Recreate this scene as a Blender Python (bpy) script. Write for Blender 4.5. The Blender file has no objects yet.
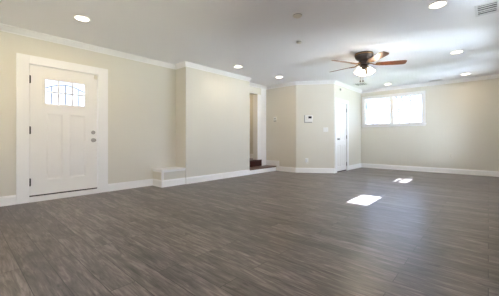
import bpy, bmesh, math, random
from mathutils import Vector, Matrix
C = bpy.context.scene
COL = C.collection
PI = math.pi
random.seed(7)

# ------------------------------------------------------------------ camera
cd = bpy.data.cameras.new('camera'); cam = bpy.data.objects.new('camera', cd); COL.objects.link(cam)
cd.sensor_width = 36.0; cd.sensor_fit = 'HORIZONTAL'
cd.lens = 265.72 / 499 * 36
cd.shift_y = -9.14 / 499
cd.clip_start = 0.02
cam.location = (0, 0, 0.907)
cam.rotation_euler = (PI / 2, 0, math.radians(41.95))
C.camera = cam

# ------------------------------------------------------------------ colour management
C.view_settings.view_transform = 'Standard'
C.view_settings.look = 'None'
C.view_settings.gamma = 1.0
C.view_settings.use_curve_mapping = False
C.view_settings.exposure = 0.42
C.cycles.use_denoising = True
C.cycles.max_bounces = 12
C.cycles.diffuse_bounces = 8
C.cycles.transparent_max_bounces = 12
C.cycles.caustics_refractive = False
C.cycles.caustics_reflective = False
C.cycles.sample_clamp_indirect = 0

# ------------------------------------------------------------------ sky
SKY = 6.5
w = bpy.data.worlds.new('sky'); C.world = w; w.use_nodes = True
nt = w.node_tree; nt.nodes.clear()
o = nt.nodes.new('ShaderNodeOutputWorld'); bg = nt.nodes.new('ShaderNodeBackground')
tc = nt.nodes.new('ShaderNodeTexCoord'); sx = nt.nodes.new('ShaderNodeSeparateXYZ'); rp = nt.nodes.new('ShaderNodeValToRGB')
nt.links.new(tc.outputs['Generated'], sx.inputs[0]); nt.links.new(sx.outputs['Z'], rp.inputs[0])
rp.color_ramp.elements[0].position = 0.0; rp.color_ramp.elements[0].color = (0.50, 0.68, 1.0, 1)
rp.color_ramp.elements[1].position = 0.7; rp.color_ramp.elements[1].color = (0.50, 0.66, 1.0, 1)
nt.links.new(rp.outputs[0], bg.inputs[0]); bg.inputs[1].default_value = SKY
nt.links.new(bg.outputs[0], o.inputs[0])

# ------------------------------------------------------------------ sun: comes in from the right, square to the right wall
sd = bpy.data.lights.new('sun', 'SUN'); sun = bpy.data.objects.new('sun', sd); COL.objects.link(sun)
sd.energy = 125.0; sd.angle = math.radians(0.4); sd.color = (0.75, 0.86, 1.0)
SUN_TAN = 0.9
sun.rotation_euler = Vector((-1, 0, -SUN_TAN)).to_track_quat('-Z', 'Y').to_euler()
sun.location = (8, 5, 8)

# daylight openings: portals only guide the sky's sampling, they give no light of their own
def portal(x, y, z, sx_, sy_, direction):
    l = bpy.data.lights.new('window_portal', 'AREA'); l.shape = 'RECTANGLE'; l.size = sx_; l.size_y = sy_
    l.cycles.is_portal = True
    p = bpy.data.objects.new('window_portal', l); COL.objects.link(p); p.location = (x, y, z)
    p.rotation_euler = Vector(direction).to_track_quat('-Z', 'Z').to_euler()
portal(-2.15, 8.84, 1.76, 1.6, 0.85, (0, -1, 0))
portal(0.76, 5.3, 1.05, 1.4, 2.15, (-1, 0, 0))
portal(0.76, 7.55, 1.05, 0.95, 2.15, (-1, 0, 0))
portal(0.76, -0.45, 1.05, 2.2, 2.05, (-1, 0, 0))
portal(0.76, 4.1, 1.88, 0.9, 0.6, (-1, 0, 0))
portal(0.76, 6.51, 1.88, 0.9, 0.6, (-1, 0, 0))

CAN_W = 2.6          # each recessed lamp away from the front door
CAN_W_DOOR = 6.2     # lamps near the front door, made stronger and warmer to tint the left wall
CAN_COL = (1.0, 0.80, 0.52)
FAN_W = 4.5          # each fan bulb

# ------------------------------------------------------------------ materials
def s2l(c):
    return tuple(((v / 255) / 12.92 if v / 255 <= 0.04045 else ((v / 255 + 0.055) / 1.055) ** 2.4) for v in c) + (1,)

def mat(name, rgb, rough=0.5, metal=0.0, spec=0.5, noise=0.0, nscale=6.0, bump=0.0, bscale=120.0, emit=None, estr=0.0):
    m = bpy.data.materials.new(name); m.use_nodes = True
    n = m.node_tree; b = n.nodes['Principled BSDF']
    col = s2l(rgb)
    b.inputs['Base Color'].default_value = col
    b.inputs['Roughness'].default_value = rough; b.inputs['Metallic'].default_value = metal
    b.inputs['Specular IOR Level'].default_value = spec
    t = n.nodes.new('ShaderNodeTexCoord')
    if noise:
        nz = n.nodes.new('ShaderNodeTexNoise'); nz.inputs['Scale'].default_value = nscale; nz.inputs['Detail'].default_value = 4
        n.links.new(t.outputs['Object'], nz.inputs['Vector'])
        r = n.nodes.new('ShaderNodeValToRGB')
        r.color_ramp.elements[0].color = tuple(v * (1 - noise) for v in col[:3]) + (1,)
        r.color_ramp.elements[1].color = tuple(min(1, v * (1 + noise)) for v in col[:3]) + (1,)
        n.links.new(nz.outputs['Fac'], r.inputs[0]); n.links.new(r.outputs[0], b.inputs['Base Color'])
    if bump:
        nb = n.nodes.new('ShaderNodeTexNoise'); nb.inputs['Scale'].default_value = bscale; nb.inputs['Detail'].default_value = 3
        n.links.new(t.outputs['Object'], nb.inputs['Vector'])
        bp = n.nodes.new('ShaderNodeBump'); bp.inputs['Strength'].default_value = bump; bp.inputs['Distance'].default_value = 0.002
        n.links.new(nb.outputs['Fac'], bp.inputs['Height']); n.links.new(bp.outputs[0], b.inputs['Normal'])
    if emit:
        b.inputs['Emission Color'].default_value = s2l(emit); b.inputs['Emission Strength'].default_value = estr
    return m

M = {}
M['wall'] = mat('wall_paint', (226, 222, 212), 0.7, spec=0.25, noise=0.012, nscale=1.5, bump=0.12, bscale=220)
M['ceiling'] = mat('ceiling_paint', (243, 243, 245), 0.85, spec=0.15, noise=0.01, nscale=1.2, bump=0.1, bscale=160)
M['trim'] = mat('white_trim_paint', (247, 246, 246), 0.4, spec=0.4, noise=0.008, nscale=3)
M['door'] = mat('white_door_paint', (245, 243, 241), 0.42, spec=0.4, noise=0.008, nscale=3)
M['plastic'] = mat('white_plastic', (238, 238, 236), 0.4)
M['cream_plastic'] = mat('cream_plastic', (226, 221, 209), 0.45)
M['grey_plastic'] = mat('grey_plastic', (160, 160, 158), 0.5)
M['dark'] = mat('dark_screen', (38, 40, 46), 0.2)
M['nickel'] = mat('satin_nickel', (176, 172, 168), 0.3, metal=1.0)
M['hinge'] = mat('dark_hinge_metal', (70, 66, 62), 0.4, metal=0.9)
M['bronze'] = mat('dark_bronze', (66, 58, 54), 0.48, metal=0.85, noise=0.06, nscale=30)
M['brass'] = mat('antique_brass', (150, 116, 74), 0.3, metal=1.0)
M['came'] = mat('lead_caming', (84, 88, 98), 0.4, metal=0.7)
M['vent'] = mat('white_vent_metal', (226, 226, 228), 0.45, metal=0.0)
M['ventdark'] = mat('dark_opening_shade', (66, 66, 72), 0.8)  # painted shade inside vent ducts and outlet slots
M['gapdark'] = mat('dark_gap_shade', (44, 40, 38), 0.7)  # painted shade for the gaps under the doors
M['lens'] = mat('lamp_lens', (255, 250, 240), 0.4, emit=(255, 240, 214), estr=9.0)
M['shade'] = mat('frosted_lit_glass', (255, 250, 242), 0.3, emit=(255, 238, 212), estr=3.2)
M['bulb'] = mat('lit_bulb', (255, 250, 240), 0.3, emit=(255, 236, 205), estr=10.0)
M['ground'] = mat('lawn', (92, 96, 66), 0.95, noise=0.2, nscale=2)
M['patio'] = mat('pale_bounce_patio', (228, 227, 225), 0.9, noise=0.04, nscale=2)
M['paving'] = mat('warm_bounce_paving', (238, 218, 178), 0.9, noise=0.05, nscale=3)
M['fence'] = mat('added_fence_wood', (84, 72, 60), 0.85, noise=0.15, nscale=8)
M['bark'] = mat('grey_bark', (72, 70, 74), 0.9, noise=0.2, nscale=12)

def wood(name, c0, c1, rough, scale=(2.0, 30.0, 30.0), axis_spec=0.5):
    m = bpy.data.materials.new(name); m.use_nodes = True
    n = m.node_tree; b = n.nodes['Principled BSDF']
    t = n.nodes.new('ShaderNodeTexCoord'); mp = n.nodes.new('ShaderNodeMapping'); mp.inputs['Scale'].default_value = scale
    nz = n.nodes.new('ShaderNodeTexNoise'); nz.inputs['Scale'].default_value = 1.0; nz.inputs['Detail'].default_value = 6; nz.inputs['Distortion'].default_value = 0.6
    r = n.nodes.new('ShaderNodeValToRGB'); r.color_ramp.elements[0].position = 0.3; r.color_ramp.elements[1].position = 0.7
    r.color_ramp.elements[0].color = s2l(c0); r.color_ramp.elements[1].color = s2l(c1)
    n.links.new(t.outputs['Object'], mp.inputs[0]); n.links.new(mp.outputs[0], nz.inputs['Vector'])
    n.links.new(nz.outputs['Fac'], r.inputs[0]); n.links.new(r.outputs[0], b.inputs['Base Color'])
    b.inputs['Roughness'].default_value = rough; b.inputs['Specular IOR Level'].default_value = axis_spec
    return m
M['blade'] = wood('walnut_fan_blade', (92, 52, 30), (136, 82, 48), 0.35, (3, 40, 40))
M['tread'] = wood('brown_stair_wood', (88, 60, 46), (120, 88, 68), 0.3, (30, 3, 30))
M['riser'] = wood('dark_red_stair_wood', (46, 15, 12), (68, 25, 19), 0.3, (30, 3, 30))

def floor_material():
    m = bpy.data.materials.new('grey_brown_laminate'); m.use_nodes = True
    n = m.node_tree; L = n.links.new; b = n.nodes['Principled BSDF']
    t = n.nodes.new('ShaderNodeTexCoord')
    br = n.nodes.new('ShaderNodeTexBrick'); br.offset = 0.37; br.offset_frequency = 2
    br.inputs['Scale'].default_value = 1.0; br.inputs['Brick Width'].default_value = 1.22; br.inputs['Row Height'].default_value = 0.155
    br.inputs['Mortar Size'].default_value = 0.0022; br.inputs['Mortar Smooth'].default_value = 0.2; br.inputs['Bias'].default_value = 0
    br.inputs['Color1'].default_value = (0, 0, 0, 1); br.inputs['Color2'].default_value = (1, 1, 1, 1); br.inputs['Mortar'].default_value = (0.5, 0.5, 0.5, 1)
    L(t.outputs['Object'], br.inputs['Vector'])
    # every plank gets its own slice of the grain
    sp = n.nodes.new('ShaderNodeSeparateXYZ'); L(t.outputs['Object'], sp.inputs[0])
    mul = n.nodes.new('ShaderNodeMath'); mul.operation = 'MULTIPLY'; mul.inputs[1].default_value = 37.0; L(br.outputs['Color'], mul.inputs[0])
    cb = n.nodes.new('ShaderNodeCombineXYZ'); L(sp.outputs['X'], cb.inputs['X']); L(sp.outputs['Y'], cb.inputs['Y']); L(mul.outputs[0], cb.inputs['Z'])
    def grain(scale, detail, dist):
        mp = n.nodes.new('ShaderNodeMapping'); mp.inputs['Scale'].default_value = scale; L(cb.outputs[0], mp.inputs[0])
        g = n.nodes.new('ShaderNodeTexNoise'); g.inputs['Scale'].default_value = 1.0; g.inputs['Detail'].default_value = detail
        g.inputs['Roughness'].default_value = 0.65; g.inputs['Distortion'].default_value = dist; L(mp.outputs[0], g.inputs['Vector']); return g
    g1 = grain((2.6, 30, 1), 9, 1.6)
    g2 = grain((2.4, 9, 1), 4, 1.0)
    r = n.nodes.new('ShaderNodeValToRGB'); e = r.color_ramp.elements
    e[0].position = 0.37; e[0].color = s2l((58, 51, 48)); e[1].position = 0.64; e[1].color = s2l((142, 132, 127))
    k = e.new(0.5); k.color = s2l((96, 87, 84))
    mixg = n.nodes.new('ShaderNodeMix'); mixg.data_type = 'FLOAT'; mixg.inputs[0].default_value = 0.36
    L(g1.outputs['Fac'], mixg.inputs[2]); L(g2.outputs['Fac'], mixg.inputs[3])
    # plank tone shift
    ad = n.nodes.new('ShaderNodeMath'); ad.operation = 'MULTIPLY_ADD'; ad.inputs[1].default_value = 0.08; L(br.outputs['Color'], ad.inputs[0]); 
    sb = n.nodes.new('ShaderNodeMath'); sb.operation = 'SUBTRACT'; sb.inputs[1].default_value = 0.045; L(mixg.outputs[0], sb.inputs[0]); L(sb.outputs[0], ad.inputs[2])
    # weathered patches and knots
    g3 = grain((5.0, 16, 1), 2, 0.4)
    kr = n.nodes.new('ShaderNodeMapRange'); kr.inputs[1].default_value = 0.66; kr.inputs[2].default_value = 0.78; kr.inputs[3].default_value = 0.0; kr.inputs[4].default_value = 0.14; L(g3.outputs['Fac'], kr.inputs[0])
    ks = n.nodes.new('ShaderNodeMath'); ks.operation = 'SUBTRACT'; L(ad.outputs[0], ks.inputs[0]); L(kr.outputs[0], ks.inputs[1])
    L(ks.outputs[0], r.inputs[0])
    mx = n.nodes.new('ShaderNodeMix'); mx.data_type = 'RGBA'; L(br.outputs['Fac'], mx.inputs[0]); L(r.outputs[0], mx.inputs[6]); mx.inputs[7].default_value = s2l((36, 31, 29))
    L(mx.outputs[2], b.inputs['Base Color'])
    rr = n.nodes.new('ShaderNodeMapRange'); rr.inputs[3].default_value = 0.26; rr.inputs[4].default_value = 0.42; L(g1.outputs['Fac'], rr.inputs[0]); L(rr.outputs[0], b.inputs['Roughness'])
    b.inputs['Specular IOR Level'].default_value = 0.5
    bp = n.nodes.new('ShaderNodeBump'); bp.inputs['Strength'].default_value = 0.18; bp.inputs['Distance'].default_value = 0.002
    L(g1.outputs['Fac'], bp.inputs['Height']); L(bp.outputs[0], b.inputs['Normal'])
    return m
M['floor'] = floor_material()

def glass_material(name='window_glass', tint=(0.96, 0.98, 0.98, 1)):
    m = bpy.data.materials.new(name); m.use_nodes = True
    n = m.node_tree; n.nodes.clear(); L = n.links.new
    o = n.nodes.new('ShaderNodeOutputMaterial'); mx = n.nodes.new('ShaderNodeMixShader')
    tr = n.nodes.new('ShaderNodeBsdfTransparent'); tr.inputs[0].default_value = tint
    gl = n.nodes.new('ShaderNodeBsdfGlossy'); gl.inputs['Roughness'].default_value = 0.02
    fr = n.nodes.new('ShaderNodeFresnel'); fr.inputs[0].default_value = 1.45
    L(fr.outputs[0], mx.inputs[0]); L(tr.outputs[0], mx.inputs[1]); L(gl.outputs[0], mx.inputs[2]); L(mx.outputs[0], o.inputs[0])
    return m
M['glass'] = glass_material()
M['tinted'] = glass_material('tinted_window_glass', (0.90, 0.91, 0.92, 1))
M['obscure'] = glass_material('obscure_door_glass', (0.58, 0.54, 0.50, 1))

# ------------------------------------------------------------------ mesh helpers
class MB:
    def __init__(s): s.bm = bmesh.new()
    def box(s, x0, x1, y0, y1, z0, z1, bev=0.0, mtx=None):
        r = bmesh.ops.create_cube(s.bm, size=1.0)
        vs = r['verts']
        T = Matrix.Translation(((x0 + x1) / 2, (y0 + y1) / 2, (z0 + z1) / 2)) @ Matrix.Diagonal((abs(x1 - x0), abs(y1 - y0), abs(z1 - z0), 1))
        bmesh.ops.transform(s.bm, matrix=T, verts=vs)
        if bev:
            es = {e for v in vs for e in v.link_edges}
            rb = bmesh.ops.bevel(s.bm, geom=list(es), offset=bev, segments=2, profile=0.5, affect='EDGES')
            vs = rb['verts'] if False else list({v for f in rb['faces'] for v in f.verts} | {v for v in vs if v.is_valid})
        if mtx: bmesh.ops.transform(s.bm, matrix=mtx, verts=vs)
        return s
    def poly(s, pts, z0, z1):            # plan polygon, extruded upward
        lo = [s.bm.verts.new((p[0], p[1], z0)) for p in pts]; hi = [s.bm.verts.new((p[0], p[1], z1)) for p in pts]
        n = len(pts); s.bm.faces.new(lo[::-1]); s.bm.faces.new(hi)
        for i in range(n): s.bm.faces.new((lo[i], lo[(i + 1) % n], hi[(i + 1) % n], hi[i]))
        return s
    def sweep(s, prof, pts, closed=False):   # profile (out, z) swept along plan path; "out" is to the right of travel
        P = [Vector(p).to_2d() for p in pts]; rows = []
        for i, p in enumerate(P):
            d0 = (P[i] - P[i - 1]).normalized() if i else None
            d1 = (P[i + 1] - P[i]).normalized() if i < len(P) - 1 else None
            n0 = Vector((d0.y, -d0.x)) if d0 else None; n1 = Vector((d1.y, -d1.x)) if d1 else None
            if n0 is None: off = n1
            elif n1 is None: off = n0
            else:
                b = (n0 + n1).normalized(); off = b / max(0.2, b.dot(n0))
            rows.append([s.bm.verts.new((p.x + off.x * a, p.y + off.y * a, z)) for a, z in prof])
        k = len(prof)
        for i in range(len(rows) - 1):
            for j in range(k):
                s.bm.faces.new((rows[i][j], rows[i][(j + 1) % k], rows[i + 1][(j + 1) % k], rows[i + 1][j]))
        s.bm.faces.new(rows[0][::-1]); s.bm.faces.new(rows[-1])
        return s
    def lathe(s, prof, seg=32, mtx=None):
        rings = []
        for r, z in prof:
            if r < 1e-6: rings.append([s.bm.verts.new((0, 0, z))])
            else: rings.append([s.bm.verts.new((r * math.cos(2 * PI * i / seg), r * math.sin(2 * PI * i / seg), z)) for i in range(seg)])
        for a, b in zip(rings, rings[1:]):
            for i in range(seg):
                j = (i + 1) % seg
                if len(a) == 1 and len(b) == 1: continue
                if len(a) == 1: s.bm.faces.new((a[0], b[j], b[i]))
                elif len(b) == 1: s.bm.faces.new((a[i], a[j], b[0]))
                else: s.bm.faces.new((a[i], a[j], b[j], b[i]))
        if mtx: bmesh.ops.transform(s.bm, matrix=mtx, verts=[v for r in rings for v in r])
        return s
    def tube(s, pts, rad, seg=8):
        P = [Vector(p) for p in pts]; rr = rad if isinstance(rad, (list, tuple)) else [rad] * len(P); rings = []
        for i, p in enumerate(P):
            d = (P[min(i + 1, len(P) - 1)] - P[max(i - 1, 0)]).normalized()
            up = Vector((0, 0, 1)) if abs(d.z) < 0.9 else Vector((1, 0, 0))
            a = d.cross(up).normalized(); b = a.cross(d)
            rings.append([s.bm.verts.new(p + (a * math.cos(2 * PI * k / seg) + b * math.sin(2 * PI * k / seg)) * rr[i]) for k in range(seg)])
        for a, b in zip(rings, rings[1:]):
            for i in range(seg): s.bm.faces.new((a[i], a[(i + 1) % seg], b[(i + 1) % seg], b[i]))
        s.bm.faces.new(rings[0]); s.bm.faces.new(rings[-1])
        return s
    def build(s, name, material, parent=None, smooth=False, loc=None):
        bmesh.ops.recalc_face_normals(s.bm, faces=s.bm.faces)
        me = bpy.data.meshes.new(name); s.bm.to_mesh(me); s.bm.free(); me.materials.append(material)
        if smooth:
            for p in me.polygons: p.use_smooth = True
            try: me.set_sharp_from_angle(angle=math.radians(35))
            except Exception: pass
        ob = bpy.data.objects.new(name, me); COL.objects.link(ob)
        if parent: ob.parent = parent
        if loc: ob.location = loc
        return ob

def tag(ob, label, cat, group=None, kind=None):
    ob['label'] = label; ob['category'] = cat
    if group: ob['group'] = group
    if kind: ob['kind'] = kind
    return ob
def thing(name, label, cat, loc=(0, 0, 0), rz=0.0, group=None, kind=None):
    e = bpy.data.objects.new(name, None); e.empty_display_size = 0.1; COL.objects.link(e)
    e.location = loc; e.rotation_euler = (0, 0, rz); return tag(e, label, cat, group, kind)
def struct(mb, name, material, label, cat):
    return tag(mb.build(name, material), label, cat, kind='structure')
def dup(root, loc, rz, label):
    r = root.copy(); COL.objects.link(r); r.location = loc; r.rotation_euler = (0, 0, rz); r['label'] = label
    for ch in list(root.children):
        c = ch.copy(); COL.objects.link(c); c.parent = r
        for g in list(ch.children):
            d = g.copy(); COL.objects.link(d); d.parent = c
    return r

# ------------------------------------------------------------------ plan of the room (metres)
H = 2.44
XL = -4.875          # wall with the front door
XP = -4.511          # face of the projecting wall
YA = 3.11            # return of the projecting wall
YO = 5.02            # end of the projecting wall, start of the stair opening
YS = 5.93            # far jamb of the opening
YM = 6.16            # beige wall beyond the stairs
P = (-3.85, 6.16); Q = (-3.03, 6.71)
XC = -3.03           # wall with the closet door
YF = 8.705           # far wall with the window
XR = 0.62; YB = -1.6
T = 0.12
XH = -6.3            # stair hall end

# floor, ceiling
struct(MB().box(XH - T, XR + T, YB - T, YF + T, -0.12, 0.0), 'floor', M['floor'], 'grey-brown wood plank laminate floor', 'floor')
struct(MB().box(XH - T, XR + T, YB - T, YF + T, H, H + 0.12), 'ceiling', M['ceiling'], 'flat white painted ceiling', 'ceiling')

# walls
D1 = (0.722, 1.61, 1.975)   # front door opening
wl = MB().box(XL - T, XL, YB - T, D1[0] - 0.02, 0, H).box(XL - T, XL, D1[1] + 0.02, YA + 0.05, 0, H).box(XL - T, XL, D1[0] - 0.02, D1[1] + 0.02, D1[2] + 0.02, H)
struct(wl, 'wall_left', M['wall'], 'cream wall around the white front door', 'wall')
struct(MB().box(XL - T, XP, YA, YO, 0, H), 'wall_projection', M['wall'], 'pale cream projecting wall between the alcove and the stairs', 'wall')
struct(MB().box(XL - 0.155, XL, YS, YM, 0, H), 'wall_stair_jamb', M['trim'], 'white jamb at the far side of the stair opening', 'wall')
struct(MB().box(XL - 0.155, XL, YO, YS, 2.171, H), 'wall_stair_header', M['wall'], 'cream header above the stair opening', 'wall')
# stair hall
struct(MB().box(XH + 0.001, XL - 0.16, YS + 0.001, YM - 0.001, 0.20, 0.31), 'floor_stair_hall', M['riser'], 'dark red wooden floor of the stair hall', 'floor')
struct(MB().box(XH - T, XH, YO - T, YM, 0, H).box(XH, XL - T, YO - T, YO, 0, H), 'wall_stair_hall', M['wall'], 'cream walls of the stair hall behind the opening', 'wall')
dv = Vector((Q[0] - P[0], Q[1] - P[1], 0)).normalized(); nv = Vector((dv.y, -dv.x, 0))   # nv points into the room
Pb = (P[0] - 0.03, P[1] + T); Qb = (Q[0] - T, Q[1] + 0.05)
struct(MB().poly([(XH - T, YM), P, Pb, (XH - T, YM + T)], 0, H), 'wall_middle', M['wall'], 'tan wall with the small thermostat beside the stairs', 'wall')
struct(MB().poly([P, Q, Qb, Pb], 0, H), 'wall_diagonal', M['wall'], 'pale angled wall carrying the alarm keypad', 'wall')
D2 = (6.87, 7.54, 1.895)
wc = MB().poly([Q, (XC, D2[0]), (XC - T, D2[0]), Qb], 0, H).box(XC - T, XC, D2[1], YF + T, 0, H).box(XC - T, XC, D2[0], D2[1], D2[2], H)
struct(wc, 'wall_closet', M['wall'], 'pale wall around the closet door', 'wall')
W1 = (-2.945, -1.345, 1.335, 2.19)
wf = MB().box(XC - T, W1[0], YF, YF + T, 0, H).box(W1[1], XR + T, YF, YF + T, 0, H).box(W1[0], W1[1], YF, YF + T, 0, W1[2]).box(W1[0], W1[1], YF, YF + T, W1[3], H)
struct(wf, 'wall_far', M['wall'], 'long cream far wall with the double window', 'wall')
WR = [(-1.58, 0.55, 0.03, 2.04), (3.66, 4.50, 1.6, 2.16), (4.75, 5.75, 0.05, 2.1), (6.09, 6.94, 1.6, 2.16), (7.15, 7.95, 0.05, 2.1)]   # right wall openings
ys = [YB - T] + [v for a in WR for v in a[:2]] + [YF + T]
wr = MB()
for a, b in zip(ys[::2], ys[1::2]): wr.box(XR, XR + T, a, b, 0, H)
for a, b, z0, z1 in WR: wr.box(XR, XR + T, a, b, 0, z0); wr.box(XR, XR + T, a, b, z1, H)
struct(wr, 'wall_right', M['wall'], 'cream right wall with small high windows', 'wall')
struct(MB().box(XH - T, XR, YB - T, YB, 0, H), 'wall_back', M['wall'], 'plain cream back wall', 'wall')

# crown moulding: cove-like profile (out from wall, height)
CP = [(0.0, H - 0.082), (0.010, H - 0.082), (0.013, H - 0.070), (0.026, H - 0.056), (0.045, H - 0.030), (0.056, H - 0.016), (0.068, H - 0.011), (0.068, H - 0.0005), (0.0, H - 0.0005)]
def crown(n, pts, label): struct(MB().sweep(CP, pts), n, M['trim'], label, 'crown moulding')
crown('trim_1', [(XL, YB), (XL, YA), (XP, YA), (XP, YO)], 'white crown moulding along the door wall and projecting wall')
crown('trim_2', [(XL, YO), (XL, YM), P, Q, (XC, YF), (XR, YF)], 'white crown moulding from the stair opening round to the far wall')

# baseboards with a small cap and shoe
BP = [(0, 0), (0.022, 0), (0.022, 0.014), (0.015, 0.020), (0.015, 0.108), (0.010, 0.116), (0.010, 0.124), (0.004, 0.130), (0, 0.130)]
def base(n, pts, label, dz=0.0): struct(MB().sweep([(a, z + dz) for a, z in BP], pts), n, M['trim'], label, 'baseboard')
BOX = (2.603, -4.535, 0.325)
base('baseboard_left', [(XL, YB), (XL, 0.575)], 'white baseboard left of the front door')
base('baseboard_alcove', [(XL, 1.775), (XL, BOX[0]-0.012)], 'white baseboard between front door and boxed ledge')
base('baseboard_projection', [(XP, YA - 0.0), (XP, YO), ], 'white baseboard along the projecting wall')
base('baseboard_middle', [(-4.40, YM), P, Q, (XC, 6.745)], 'white baseboard round the angled wall')
base('baseboard_closet', [(XC, 7.665), (XC, YF), (XR, YF)], 'white baseboard along the far wall and its corner')
base('baseboard_right', [(XR, YF), (XR, YB)], 'white baseboard along the right wall')
base('baseboard_hall', [(-5.5, YM), (XL - 0.155, YM)], 'white baseboard inside the stair hall', 0.31)

# ------------------------------------------------------------------ front door
d = thing('door_1', 'white front door with leaded glass lite and two tall panels', 'door', (XL, 1.166, 0), kind='structure')
a0, a1, zt = D1[0] - 1.166, D1[1] - 1.166, D1[2]
ca = MB()
ca.box(0.0, 0.022, a0 - 0.146, a0 - 0.004, 0, 2.10, 0.003).box(0.0, 0.022, a1 + 0.008, a1 + 0.160, 0, 2.10, 0.003).box(0.0, 0.0225, a0 - 0.004, a1 + 0.008, zt + 0.004, 2.10, 0.003)
ca.build('casing', M['trim'], d)
MB().box(-T, -0.001, a0 - 0.02, a0 - 0.004, 0, zt + 0.02).box(-T, -0.001, a1 + 0.004, a1 + 0.02, 0, zt + 0.02).box(-T, -0.001, a0 - 0.004, a1 + 0.004, zt + 0.004, zt + 0.02).build('jamb', M['trim'], d)
MB().box(-T, 0.03, a0 - 0.004, a1 + 0.008, 0.0, 0.072, 0.004).build('threshold', M['trim'], d)
MB().box(-0.075, -0.012, a0, a1, 0.073, 0.090).build('gap_shade_strip', M['gapdark'], d)  # dark strip painted in for the shaded gap under the slab
# slab as stiles and rails with set-back panels
def panel_slab(parent, y0, y1, z0, z1, x0, x1, holes, recess, matl):
    mb = MB(); ysl = sorted({y0, y1} | {h[0] for h in holes} | {h[1] for h in holes}); zsl = sorted({z0, z1} | {h[2] for h in holes} | {h[3] for h in holes})
    for i in range(len(ysl) - 1):
        for j in range(len(zsl) - 1):
            cy, cz = (ysl[i] + ysl[i + 1]) / 2, (zsl[j] + zsl[j + 1]) / 2
            h = next((h for h in holes if h[0] < cy < h[1] and h[2] < cz < h[3]), None)
            if h is None: mb.box(x0, x1, ysl[i], ysl[i + 1], zsl[j], zsl[j + 1])
    bmesh.ops.remove_doubles(mb.bm, verts=mb.bm.verts, dist=1e-5)
    for h in holes:
        if h[4] == 'panel':      # chamfered recess
            e = 0.022
            o_ = [(x1, h[0], h[2]), (x1, h[1], h[2]), (x1, h[1], h[3]), (x1, h[0], h[3])]
            i_ = [(x1 - recess, h[0] + e, h[2] + e), (x1 - recess, h[1] - e, h[2] + e), (x1 - recess, h[1] - e, h[3] - e), (x1 - recess, h[0] + e, h[3] - e)]
            ov = [mb.bm.verts.new(p) for p in o_]; iv = [mb.bm.verts.new(p) for p in i_]
            for k in range(4): mb.bm.faces.new((ov[k], ov[(k + 1) % 4], iv[(k + 1) % 4], iv[k]))
            if h[5]:             # raised field
                f = 0.03
                rv = [mb.bm.verts.new(p) for p in [(x1 - 0.002, h[0] + e + f, h[2] + e + f), (x1 - 0.002, h[1] - e - f, h[2] + e + f), (x1 - 0.002, h[1] - e - f, h[3] - e - f), (x1 - 0.002, h[0] + e + f, h[3] - e - f)]]
                for k in range(4): mb.bm.faces.new((iv[k], iv[(k + 1) % 4], rv[(k + 1) % 4], rv[k]))
                mb.bm.faces.new(rv)
            else: mb.bm.faces.new(iv)
            mb.box(x0, x1 - recess - 0.004, h[0], h[1], h[2], h[3])
    return mb.build('slab', matl, parent)
# y positions relative to the door centre
lite = (0.893 - 1.166, 1.435 - 1.166, 1.42, 1.80)
holes = [lite + ('hole', 0), (0.92 - 1.166, 1.125 - 1.166, 0.30, 1.285, 'panel', 0), (1.212 - 1.166, 1.437 - 1.166, 0.30, 1.285, 'panel', 0)]
panel_slab(d, a0 + 0.004, a1 - 0.004, 0.092, zt, -0.058, -0.012, holes, 0.014, M['door'])
lf = MB(); y0, y1, z0, z1 = lite
for args in ((y0 - 0.02, y0 + 0.012, z0 - 0.02, z1 + 0.02), (y1 - 0.012, y1 + 0.02, z0 - 0.02, z1 + 0.02), (y0 + 0.012, y1 - 0.012, z0 - 0.02, z0 + 0.012), (y0 + 0.012, y1 - 0.012, z1 - 0.012, z1 + 0.02)):
    lf.box(-0.0125, -0.005, *args, 0.002)
wn = lf.build('lite_frame', M['door'], d)
MB().box(-0.040, -0.034, y0, y1, z0, z1).build('glass_pane', M['obscure'], wn)
gb = MB(); ww = y1 - y0; hh = z1 - z0
for k in (1, 2): gb.box(-0.034, -0.022, y0 + ww * k / 3 - 0.008, y0 + ww * k / 3 + 0.008, z0, z1)
gb.box(-0.0335, -0.0225, y0, y1, z0 + hh * 0.50 - 0.008, z0 + hh * 0.50 + 0.008)
gb.build('grille', M['door'], wn)
cm = MB()
arc = [(-0.028, y0 + ww * t, z0 + hh * (0.62 + 0.22 * math.sin(PI * t))) for t in [i / 16 for i in range(17)]]
cm.tube(arc, 0.0055, 6)
for t in (1 / 6, 1 / 2, 5 / 6): cm.tube([(-0.028, y0 + ww * t, z0), (-0.028, y0 + ww * t, z0 + hh * (0.62 + 0.22 * math.sin(PI * t)))], 0.0048, 6)
cm.build('caming', M['came'], wn)
for z in (1.76, 1.03, 0.285):
    hb = MB().box(-0.012, 0.004, a0 - 0.006, a0 + 0.016, z - 0.052, z + 0.052, 0.002)
    hb.lathe([(0, -0.056), (0.008, -0.056), (0.008, 0.056), (0, 0.056)], 10, Matrix.Translation((0.006, a0 + 0.004, z)))
    hb.build('hinge', M['hinge'], d)
RX = Matrix.Rotation(PI / 2, 4, 'Y')   # lathe axis -> +X
yk = 1.548 - 1.166
db = MB().lathe([(0, 0), (0.031, 0), (0.031, 0.010), (0.026, 0.014), (0.012, 0.016), (0, 0.016)], 24, Matrix.Translation((-0.012, yk, 1.013)) @ RX)
db.box(0.003, 0.020, yk - 0.005, yk + 0.005, 0.995, 1.031, 0.002)
db.build('deadbolt', M['nickel'], d, True)
MB().lathe([(0, 0), (0.033, 0), (0.033, 0.008), (0.014, 0.014), (0.012, 0.030), (0.024, 0.040), (0.030, 0.052), (0.027, 0.064), (0.014, 0.070), (0, 0.071)], 24, Matrix.Translation((-0.012, yk, 0.885)) @ RX).build('knob', M['nickel'], d, True)
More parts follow.
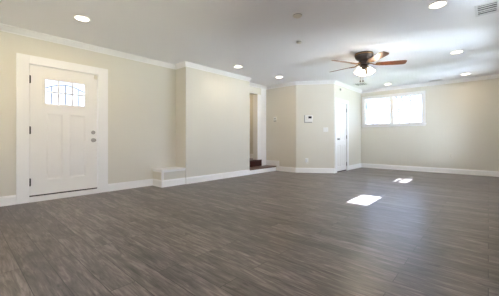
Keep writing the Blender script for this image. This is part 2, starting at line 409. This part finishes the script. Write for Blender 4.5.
MB().box(-0.012, 0.014, a1 - 0.045, a1 - 0.004, zt - 0.075, zt - 0.010, 0.004).build('contact_sensor', M['cream_plastic'], d)

# ------------------------------------------------------------------ boxed ledge in the alcove
bx = thing('boxed_ledge', 'low cream boxed ledge with white trim in the alcove corner', 'ledge', ((XL + BOX[1]) / 2, (BOX[0] + YA) / 2, 0))
cx, cy = (XL + BOX[1]) / 2, (BOX[0] + YA) / 2
hx, hy = (BOX[1] - XL) / 2, (YA - BOX[0]) / 2
MB().box(-hx, hx, -hy, hy, 0, BOX[2] - 0.032).build('carcass', M['wall'], bx)
MB().box(-hx, hx + 0.016, -hy - 0.016, hy, BOX[2] - 0.03, BOX[2], 0.004).build('lid', M['trim'], bx)
MB().box(hx, hx + 0.008, -hy - 0.008, -hy + 0.03, 0.13, BOX[2] - 0.031).box(hx, hx + 0.008, -hy + 0.03, hy, BOX[2] - 0.05, BOX[2] - 0.031).box(-hx, hx, -hy - 0.008, -hy, BOX[2] - 0.05, BOX[2] - 0.031).box(hx - 0.03, hx, -hy - 0.0078, -hy, 0.13, BOX[2] - 0.05).build('corner_trim', M['trim'], bx)
MB().sweep(BP, [(-hx, -hy), (hx, -hy), (hx, hy)]).build('base_trim', M['trim'], bx)

# ------------------------------------------------------------------ stairs
sxo, syo = XP - 0.3, 5.6
def rel(x): return x - sxo
st = thing('landing_step', 'brown wooden landing step with white riser in the stair opening', 'step', (sxo, syo, 0))
MB().box(rel(XL) + 0.030, rel(XP) - 0.004, YO - syo + 0.002, YM - syo - 0.018, 0, 0.105).build('core', M['trim'], st)
MB().box(rel(XL) + 0.030, rel(XP) + 0.022, YO - syo + 0.002, YM - syo - 0.018, 0.106, 0.136, 0.008).build('tread', M['tread'], st)['label'] = 'brown wooden landing tread'
MB().box(rel(XP) - 0.003, rel(XP) + 0.012, YO - syo + 0.002, YM - syo - 0.018, 0, 0.105, 0.002).build('riser_board', M['trim'], st)['label'] = 'white painted riser board'
s2 = thing('stair_step', 'dark red wooden step behind the brown landing step', 'step', (XL - 0.5, syo, 0))
ox = XL - 0.5
MB().box(0.35, 0.520, YO - syo + 0.002, YS - syo - 0.003, 0.0, 0.28).build('riser', M['riser'], s2)
MB().box(XH - ox + 0.002, 0.526, YO - syo + 0.002, YS - syo - 0.003, 0.281, 0.31, 0.006).build('tread', M['riser'], s2)
# skirting that climbs above the landing on the beige wall
struct(MB().box(XL + 0.002, -4.40, YM - 0.016, YM - 0.0005, 0.137, 0.285, 0.003).box(-4.488, -4.40, YM - 0.016, YM - 0.0005, 0, 0.137, 0.003), 'trim_3', M['trim'], 'white stepped skirting board above the landing tread', 'skirting')
struct(MB().box(XL - 0.155, XL + 0.012, 5.75, YS - 0.001, 0.312, 2.17, 0.003).box(XL + 0.0005, XL + 0.012, YS - 0.001, 6.08, 0.138, 2.17, 0.003), 'trim_4', M['trim'], 'white casing at the far side of the stair opening', 'casing')
# hall door, only its casing edge shows
d3 = thing('door_3', 'white door casing just visible inside the stair hall', 'door', (-5.9, YM, 0.31), kind='structure')
MB().box(0.30, 0.375, -0.022, 0, 0, 1.85, 0.003).box(-0.36, -0.30, -0.022, 0, 0, 1.85, 0.003).box(-0.30, 0.30, -0.022, 0, 1.78, 1.85, 0.003).build('casing', M['trim'], d3)
MB().box(-0.295, 0.295, -0.012, 0, 0.01, 1.775).build('slab', M['door'], d3)
MB().box(0.288, 0.303, -0.034, -0.012, 0.28, 0.58, 0.002).build('hinge', M['hinge'], d3)

# ------------------------------------------------------------------ closet door
c2 = (D2[0] + D2[1]) / 2
d2 = thing('door_2', 'white six-panel closet door in the pale wall by the window', 'door', (XC, c2, 0), kind='structure')
b0, b1, zt2 = D2[0] - c2, D2[1] - c2, D2[2]
MB().box(0, 0.020, b0 - 0.12, b0 - 0.004, 0, 2.0, 0.003).box(0, 0.020, b1 + 0.004, b1 + 0.12, 0, 2.0, 0.003).box(0, 0.0205, b0 - 0.004, b1 + 0.004, zt2 + 0.004, 2.0, 0.003).build('casing', M['trim'], d2)
pw = (b1 - b0); c_ = 0.045; mrg = 0.085
hs = []
for (za, zb) in ((0.14, 0.74), (0.86, 1.46), (1.54, 1.80)):
    hs.append((b0 + mrg, -c_, za, zb, 'panel', 1)); hs.append((c_, b1 - mrg, za, zb, 'panel', 1))
panel_slab(d2, b0 + 0.003, b1 - 0.003, 0.028, zt2 - 0.003, -0.045, -0.008, hs, 0.010, M['door'])
MB().box(-0.04, -0.012, b0 + 0.003, b1 - 0.003, 0.0, 0.027).build('bottom_gap_shade', M['gapdark'], d2)  # dark fill stands for shade in the gap below the closet door
for z in (1.72, 0.96, 0.19):
    hb = MB().box(-0.008, 0.006, b1 - 0.014, b1 + 0.010, z - 0.05, z + 0.05, 0.002)
    hb.lathe([(0, -0.054), (0.008, -0.054), (0.008, 0.054), (0, 0.054)], 10, Matrix.Translation((0.010, b1, z)))
    hb.build('hinge', M['nickel'], d2)
MB().lathe([(0, 0), (0.032, 0), (0.032, 0.008), (0.013, 0.013), (0.012, 0.030), (0.024, 0.040), (0.029, 0.050), (0.026, 0.062), (0.012, 0.068), (0, 0.069)], 20, Matrix.Translation((-0.008, b0 + 0.06, 0.90)) @ RX).build('knob', M['nickel'], d2, True)

# ------------------------------------------------------------------ far window
wx, wz = (W1[0] + W1[1]) / 2, 0.0
w1 = thing('window_1', 'white double window high on the far wall', 'window', (wx, YF, 0), kind='structure')
u0, u1 = W1[0] - wx, W1[1] - wx; z0, z1 = W1[2], W1[3]
MB().box(u0 - 0.055, u0 + 0.004, -0.02, 0, z0, z1 + 0.05, 0.003).box(u1 - 0.004, u1 + 0.055, -0.02, 0, z0, z1 + 0.05, 0.003).box(u0 + 0.004, u1 - 0.004, -0.0205, 0, z1 - 0.004, z1 + 0.05, 0.003).build('casing', M['trim'], w1)
MB().box(u0 - 0.055, u1 + 0.075, -0.055, 0.02, z0 - 0.022, z0 + 0.004, 0.004).box(u0 - 0.05, u1 + 0.055, -0.018, 0, z0 - 0.062, z0 - 0.022, 0.002).build('sill', M['trim'], w1)
MB().box(u0, u0 + 0.02, 0.0, T, z0, z1).box(u1 - 0.02, u1, 0, T, z0, z1).box(u0 + 0.02, u1 - 0.02, 0, T, z1 - 0.02, z1).box(u0 + 0.02, u1 - 0.02, 0.02, T, z0, z0 + 0.02).build('jamb', M['trim'], w1)
mc = (-2.145 - wx)
MB().box(mc - 0.03, mc + 0.03, 0.012, 0.10, z0 + 0.02, z1 - 0.02, 0.002).build('mullion', M['trim'], w1)
for (p, q) in ((u0 + 0.02, mc - 0.03), (mc + 0.03, u1 - 0.02)):
    s_ = 0.022
    f = MB().box(p, p + s_, 0.035, 0.075, z0 + 0.02, z1 - 0.02).box(q - s_, q, 0.035, 0.075, z0 + 0.02, z1 - 0.02).box(p + s_, q - s_, 0.035, 0.075, z0 + 0.02, z0 + 0.02 + s_).box(p + s_, q - s_, 0.035, 0.075, z1 - 0.02 - s_, z1 - 0.02)
    f = f.build('sash', M['trim'], w1)
    MB().box(p + s_, q - s_, 0.052, 0.058, z0 + 0.02 + s_, z1 - 0.02 - s_).build('glass_pane', M['tinted'], f)
    MB().box((p + q) / 2 - 0.03, (p + q) / 2 + 0.03, 0.022, 0.036, z0 + 0.022, z0 + 0.034, 0.003).build('latch', M['plastic'], f)

# right wall windows that let the sun in (hopper windows with deep frames)
def hopper(n, a, b, z0, z1, ya, yb, za, zb, bar, label):
    c = (a + b) / 2; t = thing(n, label, 'window', (XR, c, 0), kind='structure')
    f = MB(); xo = (0.085, T)
    f.box(*xo, a - c, ya - c, z0, z1).box(*xo, yb - c, b - c, z0, z1).box(*xo, ya - c, yb - c, z0, za).box(*xo, ya - c, yb - c, zb, z1)
    if bar: f.box(0.099, 0.106, ya - c, yb - c, bar[0], bar[1])
    fr = f.build('frame', M['trim'], t)
    MB().box(0.100, 0.105, ya - c, yb - c, za, zb).build('glass_pane', M['glass'], fr)
    MB().box(-0.02, 0, a - c - 0.06, a - c, z0 - 0.06, z1 + 0.06).box(-0.02, 0, b - c, b - c + 0.06, z0 - 0.06, z1 + 0.06).box(-0.02, 0, a - c, b - c, z1, z1 + 0.06).box(-0.02, 0, a - c, b - c, z0 - 0.06, z0).build('casing', M['trim'], t)
def zs(xf): return (XR + 0.1025 - xf) * SUN_TAN
hopper('window_2', *WR[1], 3.745, 4.44, zs(-1.222) - 0.016, zs(-1.52) + 0.016, None, 'high hopper window nearer the camera on the right wall')
hopper('window_3', *WR[3], 6.175, 6.855, zs(-1.255) - 0.016, zs(-1.515) + 0.016, (zs(-1.400), zs(-1.470)), 'high hopper window with a bar on the right wall')
# unseen glazed doors in the right wall, added to let in daylight
def glazed(n, x0, x1, y0, y1, z0, z1, along, label):
    t = thing(n, label, 'window', ((x0 + x1) / 2, (y0 + y1) / 2, 0), kind='structure'); ox, oy = (x0 + x1) / 2, (y0 + y1) / 2
    f = MB()
    if along == 'y':
        for k in range(3):
            yy = y0 + (y1 - y0) * k / 2; a = max(y0, yy - 0.04); b = min(y1, yy + 0.04); f.box(x0 - ox, x1 - ox, a - oy, b - oy, z0, z1)
        f.box(x0 - ox, x1 - ox, y0 - oy, y1 - oy, z0, z0 + 0.06).box(x0 - ox, x1 - ox, y0 - oy, y1 - oy, z1 - 0.06, z1)
        fr = f.build('frame', M['trim'], t); MB().box(-0.003, 0.003, y0 - oy, y1 - oy, z0, z1).build('glass_pane', M['glass'], fr)
    else:
        for k in range(4):
            xx = x0 + (x1 - x0) * k / 3; a = max(x0, xx - 0.04); b = min(x1, xx + 0.04); f.box(a - ox, b - ox, y0 - oy, y1 - oy, z0, z1)
        f.box(x0 - ox, x1 - ox, y0 - oy, y1 - oy, z0, z0 + 0.06).box(x0 - ox, x1 - ox, y0 - oy, y1 - oy, z1 - 0.06, z1)
        fr = f.build('frame', M['trim'], t); MB().box(x0 - ox, x1 - ox, -0.003, 0.003, z0, z1).build('glass_pane', M['glass'], fr)
glazed('window_6', XR + 0.03, XR + 0.09, *WR[0], 'y', 'added glazed patio door out of view beside the camera')
glazed('window_4', XR + 0.03, XR + 0.09, *WR[4], 'y', 'added glazed patio door out of view close to the far corner')
glazed('window_5', XR + 0.03, XR + 0.09, *WR[2], 'y', 'added glazed patio door out of view between the two hopper windows')
for py, ph, lb in ((7.8, 0.78, 'added white porch roof keeping sun off the door close to the far corner'), (5.3, 0.76, 'added narrow white porch roof on posts keeping sun off the middle patio door')):
  pr = thing('added_porch_roof', lb, 'porch', (XR + T, py, 0), kind='structure')  # unseen roofs added to keep direct sun out of the patio doors
  MB().box(0.01, 3.0, -ph, ph, 2.46, 2.58).build('roof_deck', M['trim'], pr)
  for yy in (-ph + 0.1, ph - 0.1): MB().box(2.85, 2.95, yy - 0.05, yy + 0.05, -0.3, 2.459).build('post', M['trim'], pr)

# ------------------------------------------------------------------ outside
struct(MB().box(-40, 40, -40, 60, -0.4, -0.3), 'ground_outside', M['ground'], 'unseen dark lawn added around the house', 'ground')  # unseen ground added, kept dark so less light bounces onto the walls
struct(MB().box(XR + T + 0.01, 3.5, -4, 3.59, -0.3, -0.06), 'added_bounce_paving', M['paving'], 'added sand-coloured paving bouncing warm sunlight through the nearest patio door', 'ground')  # unseen reflector, added to bounce warm sunlight up to the near ceiling
struct(MB().box(XR + T + 0.01, 9, 3.6, 10, -0.3, -0.06), 'added_bounce_patio', M['patio'], 'added pale concrete patio bouncing daylight through the right wall', 'ground')  # unseen pale slab, added to bounce daylight onto the right-hand ceiling
fe = MB()
for i in range(76): fe.box(7.0, 7.025, -8 + i * 0.15, -8 + i * 0.15 + 0.145, -0.3, 2.3)
for z in (0.1, 1.0, 1.9): fe.box(7.026, 7.08, -8, 3.39, z, z + 0.09)
struct(fe, 'added_fence', M['fence'], 'added dark board fence blocking the low sky beyond the paving', 'fence')  # unseen fence, added to cut low sky light on the left wall
struct(MB().box(-14, 12, YF + T + 0.6, 40, 0.6, 0.9), 'ground_bank', M['ground'], 'raised lawn outside the far window', 'ground')
rt = random.Random(3)
def tree(x, y, z, h, label):
    mb = MB()
    def branch(p, dirv, length, r, depth):
        pts = [p]; q = p.copy(); dd = dirv.copy()
        for i in range(5):
            dd = (dd + Vector((rt.uniform(-.12, .12), rt.uniform(-.12, .12), rt.uniform(-.03, .1)))).normalized(); q = q + dd * length / 5; pts.append(q.copy())
        mb.tube(pts, [r * (1 - 0.13 * i) for i in range(6)], 4 if depth < 2 else 6)
        if depth:
            for k in range(6):
                i = rt.choice((1, 2, 3, 4, 5)); a = rt.uniform(0, 2 * PI)
                nd = (dd * 0.7 + Vector((math.cos(a), math.sin(a), 0.35)) * 0.8).normalized()
                branch(pts[i], nd, length * rt.uniform(.32, .5), r * 0.5, depth - 1)
    branch(Vector((0, 0, 0)), Vector((0, 0, 1)), h, h * 0.011, 4)
    ob = mb.build('bare_tree', M['bark'], loc=(x, y, z)); return tag(ob, label, 'tree', 'bare trees outside the far window')
for x, y, h, lb in ((-4.6, 21.0, 5.0, 'bare grey tree closest beyond the right pane'), (-5.4, 27.0, 6.0, 'bare grey tree further back beyond the right pane'),
                    (-8.6, 34.0, 7.0, 'bare grey tree far back behind the window mullion'), (-8.4, 27.5, 6.0, 'bare grey tree beyond the left pane'), (-7.2, 22.0, 4.6, 'bare grey tree closest beyond the left pane')):
    tree(x, y, 0.9, h, lb)

# ------------------------------------------------------------------ ceiling fan
FX, FY = -1.662, 4.924
fan = thing('ceiling_fan', 'dark bronze ceiling fan with brown wooden blades and lit glass shades', 'fan', (FX, FY, H))
MB().lathe([(0, -0.0005), (0.150, -0.0005), (0.154, -0.012), (0.154, -0.040), (0.150, -0.048), (0.152, -0.056), (0.146, -0.078), (0.128, -0.104), (0.100, -0.122), (0.085, -0.128), (0.085, -0.165), (0, -0.165)], 40).build('motor_housing', M['bronze'], fan, True)
MB().lathe([(0.1545, -0.018), (0.157, -0.022), (0.157, -0.030), (0.1545, -0.034)], 40).build('trim_band', M['brass'], fan, True)
MB().lathe([(0, -0.166), (0.095, -0.166), (0.098, -0.172), (0.098, -0.190), (0.090, -0.196), (0, -0.196)], 36).build('flywheel', M['bronze'], fan, True)
MB().lathe([(0, -0.197), (0.060, -0.197), (0.064, -0.210), (0.060, -0.240), (0.045, -0.262), (0.020, -0.275), (0.012, -0.285), (0, -0.288)], 32).build('light_fitter', M['bronze'], fan, True)
def blade_mesh():
    mb = MB(); n = 14; top = []; bot = []
    xs = [0.195 + (0.685 - 0.195) * i / n for i in range(n + 1)]
    outline = []
    for i, x in enumerate(xs):
        t = i / n; wd = 0.052 + 0.018 * min(1, t * 1.6)
        if t > 0.92: wd *= 1 - 0.35 * ((t - 0.92) / 0.08) ** 2
        if t < 0.06: wd *= 0.8
        outline.append((x, wd))
    for th in (0.0035, -0.0035):
        row = []
        for x, wd in outline: row.append([mb.bm.verts.new((x, -wd, th)), mb.bm.verts.new((x, wd, th))])
        (top if th > 0 else bot).extend(row)
    for i in range(n):
        mb.bm.faces.new((top[i][0], top[i + 1][0], top[i + 1][1], top[i][1])); mb.bm.faces.new((bot[i][0], bot[i][1], bot[i + 1][1], bot[i + 1][0]))
        for s in (0, 1): mb.bm.faces.new((top[i][s], top[i + 1][s], bot[i + 1][s], bot[i][s]))
    for r in (0, n): mb.bm.faces.new((top[r][0], top[r][1], bot[r][1], bot[r][0]))
    return mb
def iron_mesh():
    mb = MB()
    mb.tube([(0.085, 0, 0.022), (0.13, 0, 0.012), (0.17, 0, -0.006), (0.21, 0, -0.007)], [0.012, 0.010, 0.010, 0.009], 8)
    mb.box(0.185, 0.275, -0.012, 0.012, -0.0085, -0.0035, 0.001)
    for s in (-1, 1):
        mb.tube([(0.19, 0, -0.0065), (0.22, 0.022 * s, -0.0065), (0.262, 0.036 * s, -0.0065)], 0.006, 8)
        mb.lathe([(0, 0), (0.011, 0), (0.011, -0.006), (0, -0.007)], 10, Matrix.Translation((0.262, 0.036 * s, -0.0035)))
    return mb
PITCH = math.radians(-13)
b0 = None
for k in range(5):
    ang = math.radians(28 - 72 * k)
    if b0 is None:
        b0 = blade_mesh().build('blade', M['blade'], fan); i0 = iron_mesh().build('blade_iron', M['brass'], b0, True); bl = b0
    else:
        bl = b0.copy(); COL.objects.link(bl); bl.parent = fan
        ic = i0.copy(); COL.objects.link(ic); ic.parent = bl
    bl.location = (0, 0, -0.200)
    bl.rotation_euler = (Matrix.Rotation(ang, 4, 'Z') @ Matrix.Rotation(PITCH, 4, 'X')).to_euler()
arm0 = sh0 = None
for k in range(3):
    ang = math.radians(120 * k)
    if arm0 is None:
        arm0 = MB().tube([(0.04, 0, 0.005), (0.056, 0, 0.004), (0.068, 0, -0.006), (0.076, 0, -0.022)], 0.009, 8).build('lamp_arm', M['brass'], fan, True); ar = arm0
        T_ = Matrix.Translation((0.072, 0, -0.016)) @ Matrix.Rotation(math.radians(-28), 4, 'Y')
        sock = MB().lathe([(0, 0), (0.022, 0), (0.024, -0.025), (0.020, -0.028), (0, -0.028)], 16, T_).build('socket', M['bronze'], arm0, True)
        sh0 = MB().lathe([(0.022, -0.020), (0.030, -0.030), (0.042, -0.055), (0.048, -0.085), (0.054, -0.110), (0.066, -0.128), (0.063, -0.128), (0.051, -0.111), (0.045, -0.085), (0.039, -0.056), (0.027, -0.032), (0.022, -0.026)], 24, T_).build('glass_shade', M['shade'], arm0, True)
        bu0 = MB().lathe([(0, -0.028), (0.010, -0.030), (0.012, -0.045), (0.022, -0.070), (0.020, -0.088), (0.010, -0.100), (0, -0.103)], 16, T_).build('bulb', M['bulb'], arm0, True)
    else:
        ar = arm0.copy(); COL.objects.link(ar); ar.parent = fan
        for s in (sock, sh0, bu0):
            cc = s.copy(); COL.objects.link(cc); cc.parent = ar
    ar.location = (0, 0, -0.232); ar.rotation_euler = (0, 0, ang)
    l = bpy.data.lights.new('fan_bulb_light', 'POINT'); l.energy = FAN_W; l.color = (1.0, 0.84, 0.62); l.shadow_soft_size = 0.05
    lo = bpy.data.objects.new('fan_bulb_light', l); COL.objects.link(lo); lo.location = (FX + 0.15 * math.cos(ang), FY + 0.15 * math.sin(ang), H - 0.39)
for dx, dy, zb in ((-0.047, -0.042, 1.925), (-0.013, -0.012, 1.93)):
    ch = MB()
    z = H - 0.27
    ch.tube([(dx, dy, -0.262), (dx, dy, zb + 0.03 - H)], 0.0018, 6)
    chn = ch.build('pull_chain', M['brass'], fan)
    MB().lathe([(0, 0.034), (0.004, 0.032), (0.013, 0.020), (0.014, 0.008), (0.008, 0.0), (0, 0)], 12, Matrix.Translation((dx, dy, zb - H))).build('fob', M['bronze'], chn, True)

# ------------------------------------------------------------------ recessed lights
can = thing('recessed_light', '', 'ceiling light', (0, 0, H), group='recessed ceiling lights')
MB().lathe([(0.074, -0.0005), (0.096, -0.0005), (0.097, -0.004), (0.092, -0.008), (0.080, -0.010), (0.074, -0.006), (0.074, -0.0005)], 40).build('trim_ring', M['plastic'], can, True)
MB().lathe([(0, -0.004), (0.074, -0.004), (0.074, -0.001), (0, -0.001)], 40).build('lens', M['lens'], can)
cans = [(-3.84, 1.09, 'lit recessed light over the front door, first from the left'), (-3.944, 4.03, 'lit recessed light above the projecting wall'),
        (-3.853, 5.39, 'lit recessed light in front of the stair opening'), (-0.43, 3.69, 'large lit recessed light beside the big ceiling vent'),
        (-0.414, 5.92, 'lit recessed light to the right of the fan, middle of its row'), (-0.40, 8.08, 'lit recessed light closest to the far wall at right'),
        (-2.085, 8.11, 'lit recessed light above the double window')]
for i, (x, y, lb) in enumerate(cans):
    if i == 0: can.location = (x, y, H); can['label'] = lb
    else: dup(can, (x, y, H), 0, lb)
added_lights = [(-5.5, 5.5), (-3.85, -0.6), (-0.43, 1.2)]  # out-of-view lamps, added to brighten the hall and near end
for (x, y), lb in zip(added_lights, ('added recessed light out of view inside the stair hall', 'added recessed light out of view over the back corner past the front door', 'added recessed light out of view by the patio door beside the camera')): dup(can, (x, y, H), 0, lb)
for x, y in [c[:2] for c in cans] + added_lights:
    l = bpy.data.lights.new('recessed_lamp', 'AREA'); l.shape = 'DISK'; l.size = 0.13; l.energy = CAN_W_DOOR if (y < 2 and x < -2) else CAN_W; l.color = (1.0, 0.74, 0.42) if (y < 2 and x < -2) else CAN_COL
    lo = bpy.data.objects.new('recessed_lamp', l); COL.objects.link(lo); lo.location = (x, y, H - 0.012)

# ------------------------------------------------------------------ smoke detectors
def detector(r, x, y, label):
    t = thing('smoke_detector', label, 'smoke detector', (x, y, H), group='ceiling detectors')
    MB().lathe([(0, -0.0005), (r, -0.0005), (r, -0.010), (r * 0.96, -0.014), (0, -0.014)], 32).build('mounting_plate', M['plastic'], t, True)
    MB().lathe([(0, -0.0142), (r * 0.88, -0.0142), (r * 0.86, -0.026), (r * 0.70, -0.036), (r * 0.4, -0.040), (0, -0.040)], 32).build('cover', M['cream_plastic'], t, True)
    MB().lathe([(r * 0.885, -0.017), (r * 0.895, -0.019), (r * 0.895, -0.023), (r * 0.88, -0.025)], 32).build('sensing_slot', M['grey_plastic'], t)
detector(0.062, -1.743, 2.82, 'larger round smoke detector nearest the camera on the ceiling')
detector(0.046, -2.206, 3.614, 'smaller round detector between the smoke detector and the fan')

# ------------------------------------------------------------------ ceiling vents
def vent(cx, cy, w_, l_, along, label, ns):
    t = thing('ceiling_vent', label, 'vent', (cx, cy, H), group='ceiling air vents'); fl = 0.026
    MB().box(-w_ / 2, w_ / 2, -l_ / 2, -l_ / 2 + fl, -0.008, -0.0005, 0.002).box(-w_ / 2, w_ / 2, l_ / 2 - fl, l_ / 2, -0.008, -0.0005, 0.002).box(-w_ / 2, -w_ / 2 + fl, -l_ / 2 + fl, l_ / 2 - fl, -0.008, -0.0005, 0.002).box(w_ / 2 - fl, w_ / 2, -l_ / 2 + fl, l_ / 2 - fl, -0.008, -0.0005, 0.002).build('frame', M['vent'], t)
    MB().box(-w_ / 2 + fl, w_ / 2 - fl, -l_ / 2 + fl, l_ / 2 - fl, -0.002, -0.0005).build('duct_shade_plate', M['ventdark'], t)  # dark plate in place of the duct's shaded depth
    mb = MB(); span = (l_ if along == 'x' else w_) - 2 * fl
    for i in range(ns):
        p = -span / 2 + span * (i + 0.5) / ns
        R = Matrix.Rotation(math.radians(-22), 4, 'X' if along == 'x' else 'Y')
        if along == 'x': mb.box(-w_ / 2 + fl, w_ / 2 - fl, -0.0075, 0.0075, -0.0008, 0.0008, 0, Matrix.Translation((0, p, -0.0075)) @ R)
        else: mb.box(-0.0075, 0.0075, -l_ / 2 + fl, l_ / 2 - fl, -0.0008, 0.0008, 0, Matrix.Translation((p, 0, -0.0075)) @ R)
    mb.build('louvres', M['vent'], t)
    (MB().box(-w_ / 2 + fl, w_ / 2 - fl, -0.004, 0.004, -0.0165, -0.0145) if along == 'x' else MB().box(-0.004, 0.004, -l_ / 2 + fl, l_ / 2 - fl, -0.0165, -0.0145)).build('damper_bar', M['vent'], t)
vent(-0.010, 4.20, 0.22, 0.36, 'x', 'large white ceiling vent beside the nearest recessed light', 5)
vent(-1.03, 8.43, 0.30, 0.16, 'x', 'small white ceiling vent near the top of the far wall', 4)
vent(-2.66, 7.60, 0.34, 0.36, 'y', 'white ceiling vent behind the fan close to the double window', 5)

# ------------------------------------------------------------------ small fittings on the walls
th = thing('thermostat', 'small cream thermostat on the tan wall beside the stairs', 'thermostat', (-4.535, YM, 1.47))
MB().box(-0.055, 0.055, -0.010, -0.0005, -0.075, 0.070, 0.004).build('back_plate', M['cream_plastic'], th)
MB().box(-0.048, 0.048, -0.032, -0.0102, -0.034, 0.060, 0.006).build('cover', M['plastic'], th)
MB().box(-0.034, 0.034, -0.034, -0.0322, 0.0, 0.022).build('display', M['grey_plastic'], th)
MB().box(-0.042, 0.042, -0.030, -0.0102, -0.068, -0.040, 0.004).build('slider_bar', M['grey_plastic'], th)

ra = math.atan2(dv.y, dv.x)
def onD(t): return (P[0] + (Q[0] - P[0]) * t, P[1] + (Q[1] - P[1]) * t)
x, y = onD(0.325)
kp = thing('alarm_keypad', 'white alarm keypad with dark screen on the angled wall', 'keypad', (x, y, 1.44), ra)
MB().box(-0.108, 0.098, -0.012, -0.0005, -0.105, 0.100, 0.004).build('back_plate', M['grey_plastic'], kp)  # grey plate offset left and down, standing for the housing's shadow
MB().box(-0.088, 0.112, -0.036, -0.0122, -0.085, 0.095, 0.010).build('housing', M['plastic'], kp)
MB().box(0.0, 0.085, -0.0385, -0.0362, 0.010, 0.066, 0.001).build('screen', M['dark'], kp)
kb = MB()
for i in range(4):
    for j in range(3): kb.box(-0.066 + j * 0.02, -0.053 + j * 0.02, -0.039, -0.0362, -0.030 + i * 0.022, -0.017 + i * 0.022, 0.001)
kb.build('keys', M['cream_plastic'], kp)
x, y = onD(0.784)
sw = thing('light_switch', 'white double light switch plate on the angled wall', 'light switch', (x, y, 1.15), ra)
MB().box(-0.062, 0.062, -0.007, -0.0005, -0.058, 0.058, 0.003).build('cover_plate', M['plastic'], sw)
for s in (-1, 1): MB().box(s * 0.026 - 0.016, s * 0.026 + 0.016, -0.011, -0.0072, -0.032, 0.032, 0.002).build('rocker', M['plastic'], sw)
x, y = onD(0.29)
def outlet(loc, rz, label, group=None, m='plastic'):
    t = thing('wall_outlet', label, 'outlet', loc, rz, group)
    MB().box(-0.036, 0.036, -0.006, -0.0005, -0.058, 0.058, 0.003).build('cover_plate', M[m], t)
    for s in (-1, 1):
        soc = MB().box(-0.016, 0.016, -0.009, -0.0062, s * 0.024 - 0.014, s * 0.024 + 0.014, 0.003).build('socket', M[m], t)
        MB().box(-0.008, -0.005, -0.0096, -0.0091, s * 0.024 - 0.006, s * 0.024 + 0.006).box(0.005, 0.008, -0.0096, -0.0091, s * 0.024 - 0.006, s * 0.024 + 0.006).build('slots', M['ventdark'], soc)
    return t
outlet((x, y, 0.335), ra, 'outlet with a plug in it low on the angled wall')
pl = thing('plug_adapter', 'grey plug-in adapter with a short cord on the angled wall outlet', 'plug', (x - 0.012 * dv.x, y - 0.012 * dv.y, 0.33), ra)
MB().box(-0.036, 0.014, -0.050, -0.0100, -0.045, 0.045, 0.006).build('body', M['vent'], pl)
MB().tube([(0.0, -0.035, -0.044), (0.004, -0.036, -0.070), (0.018, -0.030, -0.086), (0.034, -0.020, -0.080)], 0.004, 8).build('cord', M['plastic'], pl, True)
outlet((-0.727, YF, 0.46), 0, 'cream outlet low on the far wall to the right of the window', m='cream_plastic')
t = thing('blank_plate', 'small cream blank cover plate below the double window', 'cover plate', (-2.606, YF, 1.15))
MB().box(-0.036, 0.036, -0.006, -0.0005, -0.055, 0.055, 0.003).build('cover_plate', M['cream_plastic'], t)
MB().lathe([(0, 0), (0.004, 0), (0.003, 0.002), (0, 0.002)], 10, Matrix.Translation((0, -0.006, 0)) @ Matrix.Rotation(PI / 2, 4, 'X')).build('screw', M['nickel'], t)
t = thing('door_chime', 'small grey sensor on the wall above the closet door', 'sensor', (XC, 7.09, 2.262), PI / 2)
MB().box(-0.045, 0.045, -0.012, -0.0005, -0.045, 0.045, 0.004).build('back_plate', M['cream_plastic'], t)
MB().lathe([(0, 0), (0.034, 0), (0.032, 0.012), (0.022, 0.020), (0, 0.023)], 20, Matrix.Translation((0, -0.0122, 0)) @ Matrix.Rotation(PI / 2, 4, 'X')).build('sensor_dome', M['grey_plastic'], t, True)
